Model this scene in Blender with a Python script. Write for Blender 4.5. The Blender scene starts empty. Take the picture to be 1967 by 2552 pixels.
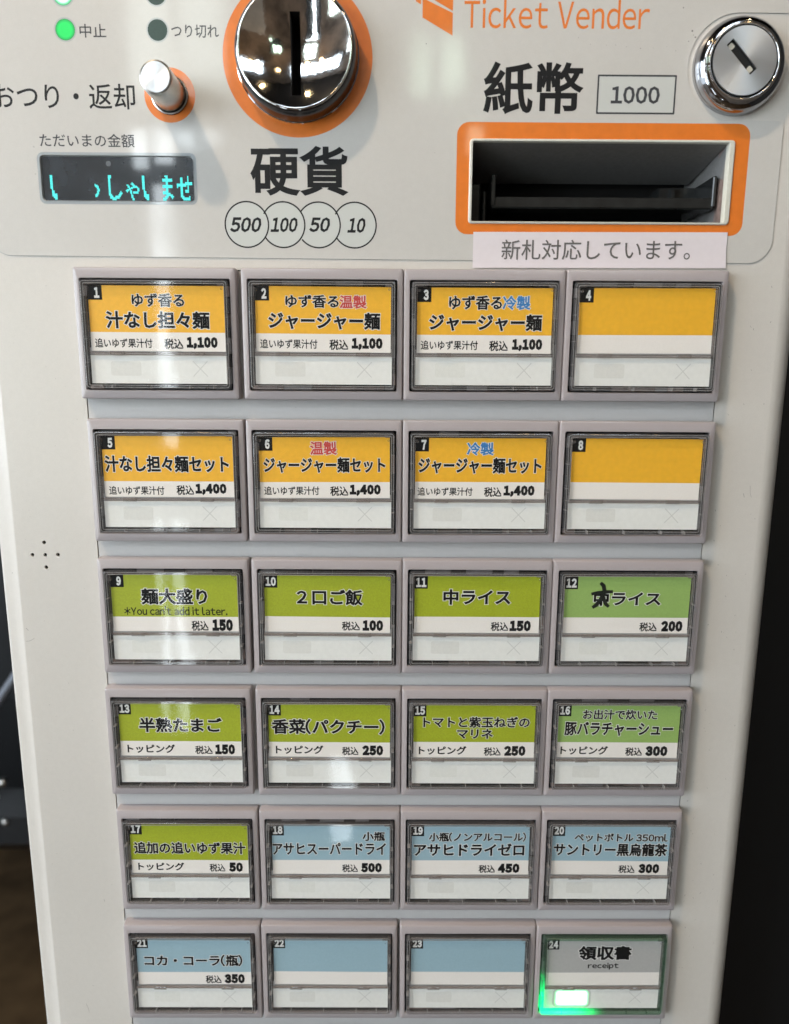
import bpy, bmesh, math, random
from mathutils import Vector, Matrix
from mathutils.bvhtree import BVHTree

R = math.radians
random.seed(7)
SC = bpy.context.scene
COL = SC.collection
FLOOR = -1350.0           # everything below is written in millimetres around the keypad's top centre
MM = 0.001

# ------------------------------------------------------------------ camera
cd = bpy.data.cameras.new('camera')
cam = bpy.data.objects.new('camera', cd)
COL.objects.link(cam)
cd.sensor_fit = 'VERTICAL'
cd.sensor_height = 34.6
cd.lens = 715.0 / 1024.0 * 34.6
cam.location = (-0.00295, -0.27339, -0.03903)
cam.rotation_euler = (1.3854367, -0.0054186, -0.0029856)
cd.clip_start = 0.01
cd.clip_end = 50
cd.dof.use_dof = True
cd.dof.focus_distance = 0.285
cd.dof.aperture_fstop = cd.lens / 2.6
SC.camera = cam

# ------------------------------------------------------------------ world and exposure
world = bpy.data.worlds.new('World')
SC.world = world
world.use_nodes = True
bgn = world.node_tree.nodes['Background']
bgn.inputs[0].default_value = (0.80, 0.91, 1.0, 1)
bgn.inputs[1].default_value = 1.05
SC.view_settings.view_transform = 'Standard'
SC.view_settings.look = 'None'
SC.view_settings.exposure = 0.57
SC.view_settings.gamma = 1.0


# ------------------------------------------------------------------ materials
def new_mat(name):
    m = bpy.data.materials.new(name)
    m.use_nodes = True
    return m, m.node_tree, m.node_tree.nodes['Principled BSDF']


def plain(name, col, rough=0.5, metal=0.0, spec=0.5, coat=0.0, coat_rough=0.05, grain=0.0, grain_scale=900, bump=0.0, bump_scale=1500):
    m, nt, b = new_mat(name)
    b.inputs['Base Color'].default_value = (*col, 1)
    b.inputs['Roughness'].default_value = rough
    b.inputs['Metallic'].default_value = metal
    b.inputs['Specular IOR Level'].default_value = spec
    b.inputs['Coat Weight'].default_value = coat
    b.inputs['Coat Roughness'].default_value = coat_rough
    tc = nt.nodes.new('ShaderNodeTexCoord')
    if grain > 0:
        n = nt.nodes.new('ShaderNodeTexNoise')
        n.inputs['Scale'].default_value = grain_scale
        n.inputs['Detail'].default_value = 4
        nt.links.new(tc.outputs['Object'], n.inputs['Vector'])
        mr = nt.nodes.new('ShaderNodeMapRange')
        mr.inputs['From Min'].default_value = 0.3
        mr.inputs['From Max'].default_value = 0.7
        mr.inputs['To Min'].default_value = 1 - grain
        mr.inputs['To Max'].default_value = 1 + grain
        nt.links.new(n.outputs['Fac'], mr.inputs['Value'])
        mx = nt.nodes.new('ShaderNodeMix')
        mx.data_type = 'RGBA'
        mx.blend_type = 'MULTIPLY'
        mx.inputs['Factor'].default_value = 1
        mx.inputs['A'].default_value = (*col, 1)
        nt.links.new(mr.outputs['Result'], mx.inputs['B'])
        nt.links.new(mx.outputs['Result'], b.inputs['Base Color'])
    if bump > 0:
        n2 = nt.nodes.new('ShaderNodeTexNoise')
        n2.inputs['Scale'].default_value = bump_scale
        n2.inputs['Detail'].default_value = 2
        nt.links.new(tc.outputs['Object'], n2.inputs['Vector'])
        bp = nt.nodes.new('ShaderNodeBump')
        bp.inputs['Strength'].default_value = bump
        bp.inputs['Distance'].default_value = 0.0002
        nt.links.new(n2.outputs['Fac'], bp.inputs['Height'])
        nt.links.new(bp.outputs['Normal'], b.inputs['Normal'])
        if coat > 0:
            nt.links.new(bp.outputs['Normal'], b.inputs['Coat Normal'])
    return m


def worn(name, col, rough, coat, coat_rough, wave=0.0, fleck=1.0):
    """painted or laminated panel: large soft tone changes, tiny dirt flecks, faint rubbed patches"""
    m, nt, b = new_mat(name)
    tc = nt.nodes.new('ShaderNodeTexCoord')
    L = nt.links.new

    def noise(scale, detail=3, rough_=0.5):
        n = nt.nodes.new('ShaderNodeTexNoise')
        n.inputs['Scale'].default_value = scale
        n.inputs['Detail'].default_value = detail
        n.inputs['Roughness'].default_value = rough_
        L(tc.outputs['Object'], n.inputs['Vector'])
        return n.outputs['Fac']

    def rng(src, a, b_, c, d):
        r = nt.nodes.new('ShaderNodeMapRange')
        for k, v in zip(('From Min', 'From Max', 'To Min', 'To Max'), (a, b_, c, d)):
            r.inputs[k].default_value = v
        L(src, r.inputs['Value'])
        return r.outputs['Result']

    def mul(x, y):
        q = nt.nodes.new('ShaderNodeMath')
        q.operation = 'MULTIPLY'
        L(x, q.inputs[0])
        L(y, q.inputs[1])
        return q.outputs[0]
    tone = rng(noise(9, 2), 0.3, 0.7, 0.955, 1.03)
    fine = rng(noise(2600, 2), 0.3, 0.7, 0.975, 1.02)
    mott = rng(noise(420, 3), 0.3, 0.7, 0.985, 1.012)
    specks = rng(noise(330, 2, 0.6), 0.77, 0.80, 1.0, 1 - 0.42 * fleck)
    cluster = rng(noise(22, 2), 0.52, 0.62, 0.0, 1.0)
    sp = nt.nodes.new('ShaderNodeMix')
    sp.data_type = 'FLOAT'
    L(cluster, sp.inputs['Factor'])
    sp.inputs['A'].default_value = 1.0
    L(specks, sp.inputs['B'])
    tot = mul(mul(mul(tone, fine), mott), sp.outputs['Result'])
    mx = nt.nodes.new('ShaderNodeMix')
    mx.data_type = 'RGBA'
    mx.blend_type = 'MULTIPLY'
    mx.inputs['Factor'].default_value = 1
    mx.inputs['A'].default_value = (*col, 1)
    L(tot, mx.inputs['B'])
    L(mx.outputs['Result'], b.inputs['Base Color'])
    L(rng(noise(60, 4), 0.3, 0.7, rough - 0.05, rough + 0.07), b.inputs['Roughness'])
    b.inputs['Coat Weight'].default_value = coat
    L(rng(noise(45, 3), 0.35, 0.7, coat_rough, coat_rough + 0.05), b.inputs['Coat Roughness'])
    if wave > 0:
        bp = nt.nodes.new('ShaderNodeBump')
        bp.inputs['Strength'].default_value = wave
        bp.inputs['Distance'].default_value = 0.0006
        L(noise(38, 2), bp.inputs['Height'])
        L(bp.outputs['Normal'], b.inputs['Coat Normal'])
        L(bp.outputs['Normal'], b.inputs['Normal'])
    return m


def clear_plastic(name, tint, rough=0.03, haze=0.0, haze_col=(0.5, 0.5, 0.5), ior=1.45, bump=0.0):
    m = bpy.data.materials.new(name)
    m.use_nodes = True
    nt = m.node_tree
    nt.nodes.clear()
    L = nt.links.new
    out = nt.nodes.new('ShaderNodeOutputMaterial')
    tr = nt.nodes.new('ShaderNodeBsdfTransparent')
    tr.inputs[0].default_value = (*tint, 1)
    base = tr.outputs[0]
    if haze > 0:
        df = nt.nodes.new('ShaderNodeBsdfDiffuse')
        df.inputs[0].default_value = (*haze_col, 1)
        mh = nt.nodes.new('ShaderNodeMixShader')
        mh.inputs[0].default_value = haze
        L(base, mh.inputs[1])
        L(df.outputs[0], mh.inputs[2])
        base = mh.outputs[0]
    gl = nt.nodes.new('ShaderNodeBsdfGlossy')
    gl.inputs['Roughness'].default_value = rough
    # thin clear sheet: Schlick reflectance, the same from both of its sides
    ge = nt.nodes.new('ShaderNodeNewGeometry')
    dt = nt.nodes.new('ShaderNodeVectorMath')
    dt.operation = 'DOT_PRODUCT'
    L(ge.outputs['Normal'], dt.inputs[0])
    L(ge.outputs['Incoming'], dt.inputs[1])

    def mth(op, a, b_):
        q = nt.nodes.new('ShaderNodeMath')
        q.operation = op
        for k, v in enumerate((a, b_)):
            if v is None:
                continue
            if isinstance(v, (int, float)):
                q.inputs[k].default_value = v
            else:
                L(v, q.inputs[k])
        return q.outputs[0]
    f0 = ((ior - 1) / (ior + 1)) ** 2
    fr = mth('ADD', mth('MULTIPLY', mth('POWER', mth('SUBTRACT', 1.0, mth('ABSOLUTE', dt.outputs['Value'], None)), 5.0), 1 - f0), f0)
    if bump > 0:
        tc = nt.nodes.new('ShaderNodeTexCoord')
        n = nt.nodes.new('ShaderNodeTexNoise')
        n.inputs['Scale'].default_value = 55
        n.inputs['Detail'].default_value = 2
        L(tc.outputs['Object'], n.inputs['Vector'])
        bp = nt.nodes.new('ShaderNodeBump')
        bp.inputs['Strength'].default_value = bump
        bp.inputs['Distance'].default_value = 0.0005
        L(n.outputs['Fac'], bp.inputs['Height'])
        L(bp.outputs['Normal'], gl.inputs['Normal'])
    mx = nt.nodes.new('ShaderNodeMixShader')
    L(fr, mx.inputs[0])
    L(base, mx.inputs[1])
    L(gl.outputs[0], mx.inputs[2])
    L(mx.outputs[0], out.inputs[0])
    return m


def glowing(name, col, strength, base=(0.02, 0.02, 0.02)):
    m, nt, b = new_mat(name)
    b.inputs['Base Color'].default_value = (*base, 1)
    b.inputs['Emission Color'].default_value = (*col, 1)
    b.inputs['Emission Strength'].default_value = strength
    return m


def radial_glow(name, inner, outer, r0, r1, strength, base, rough=0.2, square=None):
    """emission that fades from a hot centre to the rim of a lens (object space, metres)"""
    m, nt, b = new_mat(name)
    L = nt.links.new
    tc = nt.nodes.new('ShaderNodeTexCoord')
    sx = nt.nodes.new('ShaderNodeSeparateXYZ')
    L(tc.outputs['Object'], sx.inputs[0])

    def mth(op, a, b_=None):
        q = nt.nodes.new('ShaderNodeMath')
        q.operation = op
        for i, v in enumerate((a, b_)):
            if v is None:
                continue
            if isinstance(v, (int, float)):
                q.inputs[i].default_value = v
            else:
                L(v, q.inputs[i])
        return q.outputs[0]
    if square:
        ax = mth('MAXIMUM', mth('SUBTRACT', mth('ABSOLUTE', sx.outputs[0]), square[0]), 0.0)
        az = mth('MAXIMUM', mth('SUBTRACT', mth('ABSOLUTE', sx.outputs[2]), square[1]), 0.0)
    else:
        ax, az = sx.outputs[0], sx.outputs[2]
    d = mth('SQRT', mth('ADD', mth('MULTIPLY', ax, ax), mth('MULTIPLY', az, az)))
    mr = nt.nodes.new('ShaderNodeMapRange')
    mr.interpolation_type = 'SMOOTHSTEP'
    mr.inputs['From Min'].default_value = r0
    mr.inputs['From Max'].default_value = r1
    L(d, mr.inputs['Value'])
    cr = nt.nodes.new('ShaderNodeMix')
    cr.data_type = 'RGBA'
    L(mr.outputs['Result'], cr.inputs['Factor'])
    cr.inputs['A'].default_value = (*inner, 1)
    cr.inputs['B'].default_value = (*outer, 1)
    st = nt.nodes.new('ShaderNodeMapRange')
    st.inputs['To Min'].default_value = strength
    st.inputs['To Max'].default_value = 0.0
    L(mr.outputs['Result'], st.inputs['Value'])
    L(cr.outputs['Result'], b.inputs['Emission Color'])
    L(st.outputs['Result'], b.inputs['Emission Strength'])
    b.inputs['Base Color'].default_value = (*base, 1)
    b.inputs['Roughness'].default_value = rough
    return m


M = {}
M['body'] = worn('cream_painted_steel', (0.60, 0.57, 0.53), 0.36, 0.15, 0.16, wave=0.06)
M['strip'] = worn('pale_painted_strip', (0.50, 0.49, 0.485), 0.42, 0.10, 0.25, wave=0.03, fleck=0.8)
M['sheet'] = worn('laminated_grey_sheet', (0.57, 0.55, 0.52), 0.42, 1.0, 0.055, wave=0.10, fleck=0.7)
M['edge'] = plain('sheet_edge', (0.30, 0.30, 0.30), 0.5)
M['ink'] = plain('charcoal_print', (0.008, 0.0085, 0.010), 0.5, spec=0.25, coat=0.35, coat_rough=0.05, grain=0.12)
M['inkg'] = plain('grey_print', (0.050, 0.052, 0.058), 0.5, spec=0.25, coat=0.35, coat_rough=0.05)
M['orange'] = plain('orange_print', (0.74, 0.185, 0.018), 0.38, coat=1.0, coat_rough=0.05, grain=0.05, grain_scale=300)
M['bezel'] = plain('mauve_grey_plastic', (0.385, 0.345, 0.352), 0.30, coat=0.35, coat_rough=0.12, grain=0.025, grain_scale=1800, bump=0.08, bump_scale=2500)
M['dark'] = plain('dark_housing', (0.020, 0.020, 0.023), 0.4, grain=0.3, grain_scale=150)
M['dark2'] = plain('grey_housing_block', (0.22, 0.21, 0.215), 0.35, grain=0.2, grain_scale=300)
M['brown'] = plain('brown_housing_block', (0.22, 0.165, 0.15), 0.3, grain=0.3, grain_scale=400)
M['void'] = plain('black_void', (0.004, 0.004, 0.004), 0.8)
M['paper'] = plain('white_card', (0.85, 0.805, 0.765), 0.55, grain=0.02, grain_scale=2500)
M['label'] = plain('white_label', (0.81, 0.805, 0.775), 0.55, grain=0.025, grain_scale=500)
M['holder'] = plain('grey_card_holder', (0.36, 0.35, 0.35), 0.4)
M['faint'] = plain('faint_window', (0.735, 0.725, 0.69), 0.55, grain=0.03, grain_scale=900)
M['faint2'] = plain('fainter_window', (0.77, 0.765, 0.725), 0.55, grain=0.03, grain_scale=900)
M['faintx'] = plain('faint_cross', (0.64, 0.635, 0.61), 0.55)
M['black'] = plain('black_print', (0.006, 0.006, 0.007), 0.6, spec=0.2)
M['white'] = plain('white_print', (0.78, 0.77, 0.75), 0.5)
M['redink'] = plain('red_print', (0.56, 0.055, 0.045), 0.5)
M['blueink'] = plain('blue_print', (0.035, 0.20, 0.50), 0.5)
M['yellow'] = plain('yellow_orange_print', (0.88, 0.46, 0.026), 0.5, grain=0.04, grain_scale=500)
M['green'] = plain('olive_green_print', (0.36, 0.42, 0.018), 0.5, grain=0.10, grain_scale=2200)
M['lgreen'] = plain('faded_green_print', (0.30, 0.46, 0.13), 0.5, grain=0.05, grain_scale=1500)
M['blue'] = plain('pale_blue_print', (0.32, 0.47, 0.55), 0.5, grain=0.03, grain_scale=1500)
M['grey'] = plain('grey_card_print', (0.44, 0.435, 0.43), 0.5, grain=0.03, grain_scale=900)
M['marker'] = plain('marker_pen', (0.010, 0.014, 0.012), 0.3)
M['cap'] = clear_plastic('smoky_clear_wall', (0.80, 0.79, 0.79), 0.06, haze=0.07, haze_col=(0.50, 0.49, 0.50), ior=1.5)
M['glint'] = clear_plastic('painted_glint_line', (0.8, 0.8, 0.8), 0.05, haze=0.55, haze_col=(0.62, 0.60, 0.59), ior=1.6)  # pale haze painted as highlight lines along the key wall edges
M['rib'] = clear_plastic('clear_rib', (0.80, 0.78, 0.77), 0.05, haze=0.22, haze_col=(0.50, 0.45, 0.43), ior=1.55)
M['pane'] = clear_plastic('clear_key_window', (0.985, 0.985, 0.98), 0.055, haze=0.003, haze_col=(0.6, 0.6, 0.6), ior=1.45, bump=0.12)
M['chrome'] = plain('chrome', (0.86, 0.86, 0.87), 0.035, metal=1.0, bump=0.03, bump_scale=700)
M['chrome_dish'] = plain('hammered_chrome', (0.84, 0.84, 0.83), 0.06, metal=1.0, bump=0.10, bump_scale=420)
M['chrome_dark'] = plain('gloss_black_collar', (0.008, 0.008, 0.010), 0.22, coat=0.4)
M['steel'] = plain('satin_steel', (0.62, 0.60, 0.57), 0.28, metal=1.0, grain=0.06, grain_scale=900)
M['brass'] = plain('pin_metal', (0.62, 0.60, 0.52), 0.4, metal=0.3)
M['cream'] = plain('cream_slot_frame', (0.62, 0.61, 0.54), 0.38, grain=0.03)
M['hood'] = plain('grey_hood', (0.21, 0.205, 0.20), 0.6, grain=0.08, grain_scale=700)
M['tray'] = plain('black_tray', (0.018, 0.019, 0.019), 0.13, grain=0.2, grain_scale=200)
M['dust'] = plain('dusty_black', (0.030, 0.028, 0.020), 0.8, grain=0.6, grain_scale=260)
M['notice'] = plain('pinkish_white_paper', (0.70, 0.64, 0.665), 0.45, grain=0.015, grain_scale=500)
M['noticeink'] = plain('brown_grey_print', (0.135, 0.125, 0.12), 0.5)
M['screen'] = plain('smoked_screen', (0.020, 0.024, 0.030), 0.25, coat=1.0, coat_rough=0.04, grain=0.5, grain_scale=120)
M['dots'] = glowing('cyan_dots', (0.05, 0.76, 0.72), 1.0)
M['ledon'] = radial_glow('green_lamp', (0.0, 0.55, 0.08), (0.0, 0.45, 0.08), 0.0022, 0.0040, 0.85, (0.03, 0.20, 0.07))
M['ledhot'] = radial_glow('bright_green_lamp', (0.75, 1.0, 0.85), (0.0, 0.9, 0.25), 0.0018, 0.0036, 1.3, (0.10, 0.4, 0.2))
M['ledoff'] = plain('unlit_green_lens', (0.010, 0.045, 0.036), 0.5, coat=0.1, grain=0.1, grain_scale=1200)
M['ledrim'] = plain('pale_lens_rim', (0.42, 0.44, 0.44), 0.4, coat=1.0)
M['led24'] = radial_glow('lit_key_window', (0.72, 1.0, 0.86), (0.0, 0.9, 0.18), 0.0, 0.0026, 2.6, (0.60, 0.62, 0.58), square=(0.0055, 0.0022))
M['blackcab'] = plain('matt_black_cabinet', (0.006, 0.006, 0.007), 0.55)
M['floor'] = plain('brown_floor', (0.10, 0.062, 0.032), 0.22, grain=0.45, grain_scale=7)
M['wall'] = plain('charcoal_wall', (0.005, 0.005, 0.006), 0.8)
M['ceiling'] = plain('dark_ceiling', (0.010, 0.008, 0.007), 0.9, spec=0.05)
M['leather'] = plain('black_leather', (0.005, 0.005, 0.006), 0.35, grain=0.3, grain_scale=60)
M['tube'] = plain('grey_metal_tube', (0.22, 0.23, 0.26), 0.35, metal=0.6)
M['outdoors'] = glowing('daylight_glass', (0.86, 0.95, 1.0), 9.0)
M['outdoors_green'] = glowing('daylight_glass_with_trees', (0.62, 0.85, 0.66), 4.8)
M['outdoors_dim'] = glowing('shaded_daylight_glass', (0.80, 0.92, 0.86), 3.4)
M['outdoors_side'] = glowing('side_daylight_glass', (0.80, 0.90, 1.0), 7.0)
M['wframe'] = plain('dark_window_frame', (0.03, 0.03, 0.03), 0.5)
M['bulb'] = glowing('warm_bulb', (1.0, 0.72, 0.38), 60.0)
M['bulb_soft'] = glowing('soft_warm_bulb', (1.0, 0.70, 0.36), 14.0)
M['beige'] = plain('beige_wall', (0.24, 0.165, 0.115), 0.8, grain=0.7, grain_scale=3.5)


def brushed(name):
    m, nt, b = new_mat(name)
    L = nt.links.new
    b.inputs['Base Color'].default_value = (0.72, 0.75, 0.78, 1)
    b.inputs['Metallic'].default_value = 1
    b.inputs['Roughness'].default_value = 0.50
    b.inputs['Anisotropic'].default_value = 0.6
    tg = nt.nodes.new('ShaderNodeTangent')
    tg.direction_type = 'RADIAL'
    tg.axis = 'Y'
    L(tg.outputs[0], b.inputs['Tangent'])
    tc = nt.nodes.new('ShaderNodeTexCoord')
    ln = nt.nodes.new('ShaderNodeVectorMath')
    ln.operation = 'LENGTH'
    L(tc.outputs['Object'], ln.inputs[0])
    sn = nt.nodes.new('ShaderNodeMath')
    sn.operation = 'MULTIPLY'
    L(ln.outputs['Value'], sn.inputs[0])
    sn.inputs[1].default_value = 2 * math.pi / 0.00042
    s2 = nt.nodes.new('ShaderNodeMath')
    s2.operation = 'SINE'
    L(sn.outputs[0], s2.inputs[0])
    bp = nt.nodes.new('ShaderNodeBump')
    bp.inputs['Strength'].default_value = 0.20
    bp.inputs['Distance'].default_value = 0.00002
    L(s2.outputs[0], bp.inputs['Height'])
    L(bp.outputs['Normal'], b.inputs['Normal'])
    return m


M['brushed'] = brushed('turned_steel_face')


def painted_green_glow(name, base_mix):
    """clear key wall of the lit key: green glow painted in as emission, fading away from the lamp"""
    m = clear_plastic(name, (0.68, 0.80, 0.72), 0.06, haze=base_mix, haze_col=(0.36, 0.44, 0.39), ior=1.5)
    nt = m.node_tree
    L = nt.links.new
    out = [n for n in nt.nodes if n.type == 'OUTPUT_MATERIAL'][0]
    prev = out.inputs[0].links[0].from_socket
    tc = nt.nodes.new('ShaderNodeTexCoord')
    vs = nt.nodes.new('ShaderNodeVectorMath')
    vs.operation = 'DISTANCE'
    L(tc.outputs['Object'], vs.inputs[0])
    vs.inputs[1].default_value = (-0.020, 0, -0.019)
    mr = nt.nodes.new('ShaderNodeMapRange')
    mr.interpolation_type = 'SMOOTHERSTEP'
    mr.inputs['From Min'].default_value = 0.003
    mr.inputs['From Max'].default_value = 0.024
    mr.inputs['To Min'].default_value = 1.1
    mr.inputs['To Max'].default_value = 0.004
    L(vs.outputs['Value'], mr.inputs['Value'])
    em = nt.nodes.new('ShaderNodeEmission')  # painted glow: the wall itself emits, though it is no lamp
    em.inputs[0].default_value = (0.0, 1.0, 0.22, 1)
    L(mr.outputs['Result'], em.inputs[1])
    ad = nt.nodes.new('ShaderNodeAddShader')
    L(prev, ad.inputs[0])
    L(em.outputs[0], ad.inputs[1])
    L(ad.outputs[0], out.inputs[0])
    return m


M['capgreen'] = painted_green_glow('green_glow_painted_wall', 0.08)


# ------------------------------------------------------------------ geometry helpers (millimetres in, metres out)
def make(name, verts, faces, mats, parent=None, midx=None, loc=(0, 0, 0), smooth=False, auto=None):
    me = bpy.data.meshes.new(name)
    me.from_pydata([(x * MM, y * MM, z * MM) for x, y, z in verts], [], faces)
    if not isinstance(mats, (list, tuple)):
        mats = [mats]
    for m in mats:
        me.materials.append(m)
    if midx:
        for p, i in zip(me.polygons, midx):
            p.material_index = i
    me.update()
    if smooth:
        for p in me.polygons:
            p.use_smooth = True
        if auto:
            me.set_sharp_from_angle(angle=R(auto))
    o = bpy.data.objects.new(name, me)
    COL.objects.link(o)
    o.location = tuple(v * MM for v in loc)
    if parent:
        o.parent = parent
    return o


class MB:
    def __init__(s):
        s.v, s.f, s.m = [], [], []

    def add(s, v, f, m=0):
        n = len(s.v)
        s.v += list(v)
        s.f += [tuple(i + n for i in q) for q in f]
        s.m += [m] * len(f)
        return s

    def box(s, x0, x1, y0, y1, z0, z1, m=0, bev=0.0):
        if bev <= 0:
            v = [(x, y, z) for x in (x0, x1) for y in (y0, y1) for z in (z0, z1)]
            f = [(0, 1, 3, 2), (4, 6, 7, 5), (0, 4, 5, 1), (2, 3, 7, 6), (0, 2, 6, 4), (1, 5, 7, 3)]
            return s.add(v, f, m)
        w, h, cx, cz = x1 - x0, z1 - z0, (x0 + x1) / 2, (z0 + z1) / 2
        return s.loft([(cx, cz, w - 2 * bev, h - 2 * bev, bev * .5, y0), (cx, cz, w, h, bev, y0 + bev), (cx, cz, w, h, bev, y1)], m, cap0=True, n=2)

    def loft(s, loops, m=0, cap0=False, cap1=False, n=4):
        """loops of rounded rectangles (cx, cz, w, h, r, y) seen from the front (-y)"""
        base = len(s.v)
        cnt = None
        for (cx, cz, w, h, r, y) in loops:
            pts = rrect(cx, cz, w, h, r, n)
            cnt = len(pts)
            s.v += [(px, y, pz) for px, pz in pts]
        for a in range(len(loops) - 1):
            for i in range(cnt):
                j = (i + 1) % cnt
                s.f.append((base + a * cnt + i, base + a * cnt + j, base + (a + 1) * cnt + j, base + (a + 1) * cnt + i))
                s.m.append(m)
        if cap0:
            s.f.append(tuple(base + i for i in reversed(range(cnt))))
            s.m.append(m)
        if cap1:
            s.f.append(tuple(base + (len(loops) - 1) * cnt + i for i in range(cnt)))
            s.m.append(m)
        return s

    def lathe(s, prof, cx=0, cz=0, n=64, m=0, cap0=False):
        """profile of (radius, y) turned about the y axis"""
        base = len(s.v)
        for r, y in prof:
            for i in range(n):
                a = 2 * math.pi * i / n
                s.v.append((cx + r * math.cos(a), y, cz + r * math.sin(a)))
        for k in range(len(prof) - 1):
            for i in range(n):
                j = (i + 1) % n
                s.f.append((base + k * n + i, base + k * n + j, base + (k + 1) * n + j, base + (k + 1) * n + i))
                s.m.append(m)
        if cap0:
            s.f.append(tuple(base + i for i in reversed(range(n))))
            s.m.append(m)
        return s

    def tube(s, pts, r, n=8, m=0):
        base = len(s.v)
        P = [Vector(p) for p in pts]
        for k, p in enumerate(P):
            t = (P[min(k + 1, len(P) - 1)] - P[max(k - 1, 0)]).normalized()
            u = t.cross(Vector((0, 0, 1)) if abs(t.z) < .9 else Vector((1, 0, 0))).normalized()
            w = t.cross(u)
            for i in range(n):
                a = 2 * math.pi * i / n
                s.v.append(tuple(p + u * (r * math.cos(a)) + w * (r * math.sin(a))))
        for k in range(len(P) - 1):
            for i in range(n):
                j = (i + 1) % n
                s.f.append((base + k * n + i, base + k * n + j, base + (k + 1) * n + j, base + (k + 1) * n + i))
                s.m.append(m)
        return s

    def build(s, name, mats, parent=None, loc=(0, 0, 0), smooth=False, auto=None):
        return make(name, s.v, s.f, mats, parent, s.m, loc, smooth, auto)


def rrect(cx, cz, w, h, r, n=4):
    r = max(min(r, w / 2 - 1e-4, h / 2 - 1e-4), 1e-4)
    pts = []
    for sx, sz, a0 in ((1, 1, 0), (-1, 1, 90), (-1, -1, 180), (1, -1, 270)):
        for i in range(n + 1):
            a = R(a0 + 90 * i / n)
            pts.append((cx + sx * (w / 2 - r) + r * math.cos(a), cz + sz * (h / 2 - r) + r * math.sin(a)))
    return pts


def circle(cx, cz, r, n=48):
    return [(cx + r * math.cos(2 * math.pi * i / n), cz + r * math.sin(2 * math.pi * i / n)) for i in range(n)]


def curve_mesh(cu):
    o = bpy.data.objects.new('tmp', cu)
    COL.objects.link(o)
    dg = bpy.context.evaluated_depsgraph_get()
    me = bpy.data.meshes.new_from_object(o.evaluated_get(dg))
    v = [tuple(p.co) for p in me.vertices]
    f = [tuple(p.vertices) for p in me.polygons]
    nz = [p.normal.z for p in me.polygons]
    bpy.data.objects.remove(o)
    bpy.data.curves.remove(cu)
    bpy.data.meshes.remove(me)
    return v, f, nz


def plate_geo(outline, holes, y0, y1):
    """flat plate with holes; front face at y0, back at y1"""
    cu = bpy.data.curves.new('tmp', 'CURVE')
    cu.dimensions = '2D'
    cu.fill_mode = 'BOTH'
    cu.extrude = (y1 - y0) / 2
    for loop in [outline] + list(holes):
        sp = cu.splines.new('POLY')
        sp.points.add(len(loop) - 1)
        for q, (x, z) in zip(sp.points, loop):
            q.co = (x, z, 0, 1)
        sp.use_cyclic_u = True
    v, f, nz = curve_mesh(cu)
    ym = (y0 + y1) / 2
    return [(x, ym - z, y) for x, y, z in v], f


def plate(name, outline, holes, y0, y1, mat, parent, loc=(0, 0, 0)):
    v, f = plate_geo(outline, holes, y0, y1)
    return make(name, v, f, mat, parent, loc=loc)


def flat(mb, pts, y, m=0):
    """one flat polygon facing the viewer, pts counter-clockwise in x,z"""
    mb.add([(x, y, z) for x, z in pts], [tuple(range(len(pts)))], m)


def ringflat(mb, outer, inner, y, m=0):
    n = len(outer)
    mb.add([(x, y, z) for x, z in outer] + [(x, y, z) for x, z in inner],
           [(i, (i + 1) % n, n + (i + 1) % n, n + i) for i in range(n)], m)


# ------------------------------------------------------------------ lettering
GL = {}
WIDE = {chr(c): chr(c + 0xFEE0) for c in range(0x21, 0x7F)}
WIDE["'"] = '\uFF07'
SMALLGAP = 0.10


def glyph(ch, bold, res=2):
    key = (ch, bold, res)
    if key not in GL:
        cu = bpy.data.curves.new('g', 'FONT')
        cu.body = WIDE.get(ch, ch)
        cu.resolution_u = res
        cu.bevel_depth = bold
        cu.bevel_resolution = 0
        v, f, nz = curve_mesh(cu)
        keep = [q for q, n in zip(f, nz) if n > 0.02]
        used = sorted({i for q in keep for i in q})
        mp = {a: b for b, a in enumerate(used)}
        GL[key] = ([v[i] for i in used], [tuple(mp[i] for i in q) for q in keep])
    return GL[key]


def layout(s, gap=SMALLGAP, res=2):
    x = 0.0
    out = []
    for ch in s:
        if ch == ' ':
            x += 0.28
            continue
        if ord(ch) < 0x7F:
            v, _ = glyph(ch, 0.0, res)
            a, b = min(q[0] for q in v), max(q[0] for q in v)
            lo = 0.10 if ch == '1' else 0.0
            out.append((ch, x - a + lo * .3))
            x += b - a + gap + lo * .3
        else:
            out.append((ch, x))
            x += 1.0
    return out


def write(mb, s, box, y, m=0, bold=0.03, halo=0.0, mh=1, res=2, gap=SMALLGAP, slant=0.0, rot=0.0, hy=None):
    """letter s so that its ink fills box (x0, x1, z0, z1) in mm; y is the sheet it lies on (towards -y)"""
    x0, x1, z0, z1 = box
    lay = layout(s, gap, res)
    P = []
    for ch, ox in lay:
        v, f = glyph(ch, bold, res)
        P += [(q[0] + ox + slant * q[1], q[1]) for q in v]
    ax, bx = min(p[0] for p in P), max(p[0] for p in P)
    az, bz = min(p[1] for p in P), max(p[1] for p in P)
    kx, kz = (x1 - x0) / (bx - ax), (z1 - z0) / (bz - az)
    cr, sr = math.cos(rot), math.sin(rot)
    cx, cz = (x0 + x1) / 2, (z0 + z1) / 2

    def put(b, yy, mm):
        for k, (ch, ox) in enumerate(lay):
            v, f = glyph(ch, b, res)
            w = []
            for q in v:
                X = x0 + (q[0] + ox + slant * q[1] - ax) * kx - cx
                Z = z0 + (q[1] - az) * kz - cz
                w.append((cx + X * cr - Z * sr, yy - max(q[2], 0) / max(b, .001) * 0.012 - 0.0015 * (k % 2), cz + X * sr + Z * cr))
            mb.add(w, f, mm)
    if halo > 0:
        put(bold + halo, y - 0.03, mh)
    put(bold, y - (0.075 if halo > 0 else 0.03), m)


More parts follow.
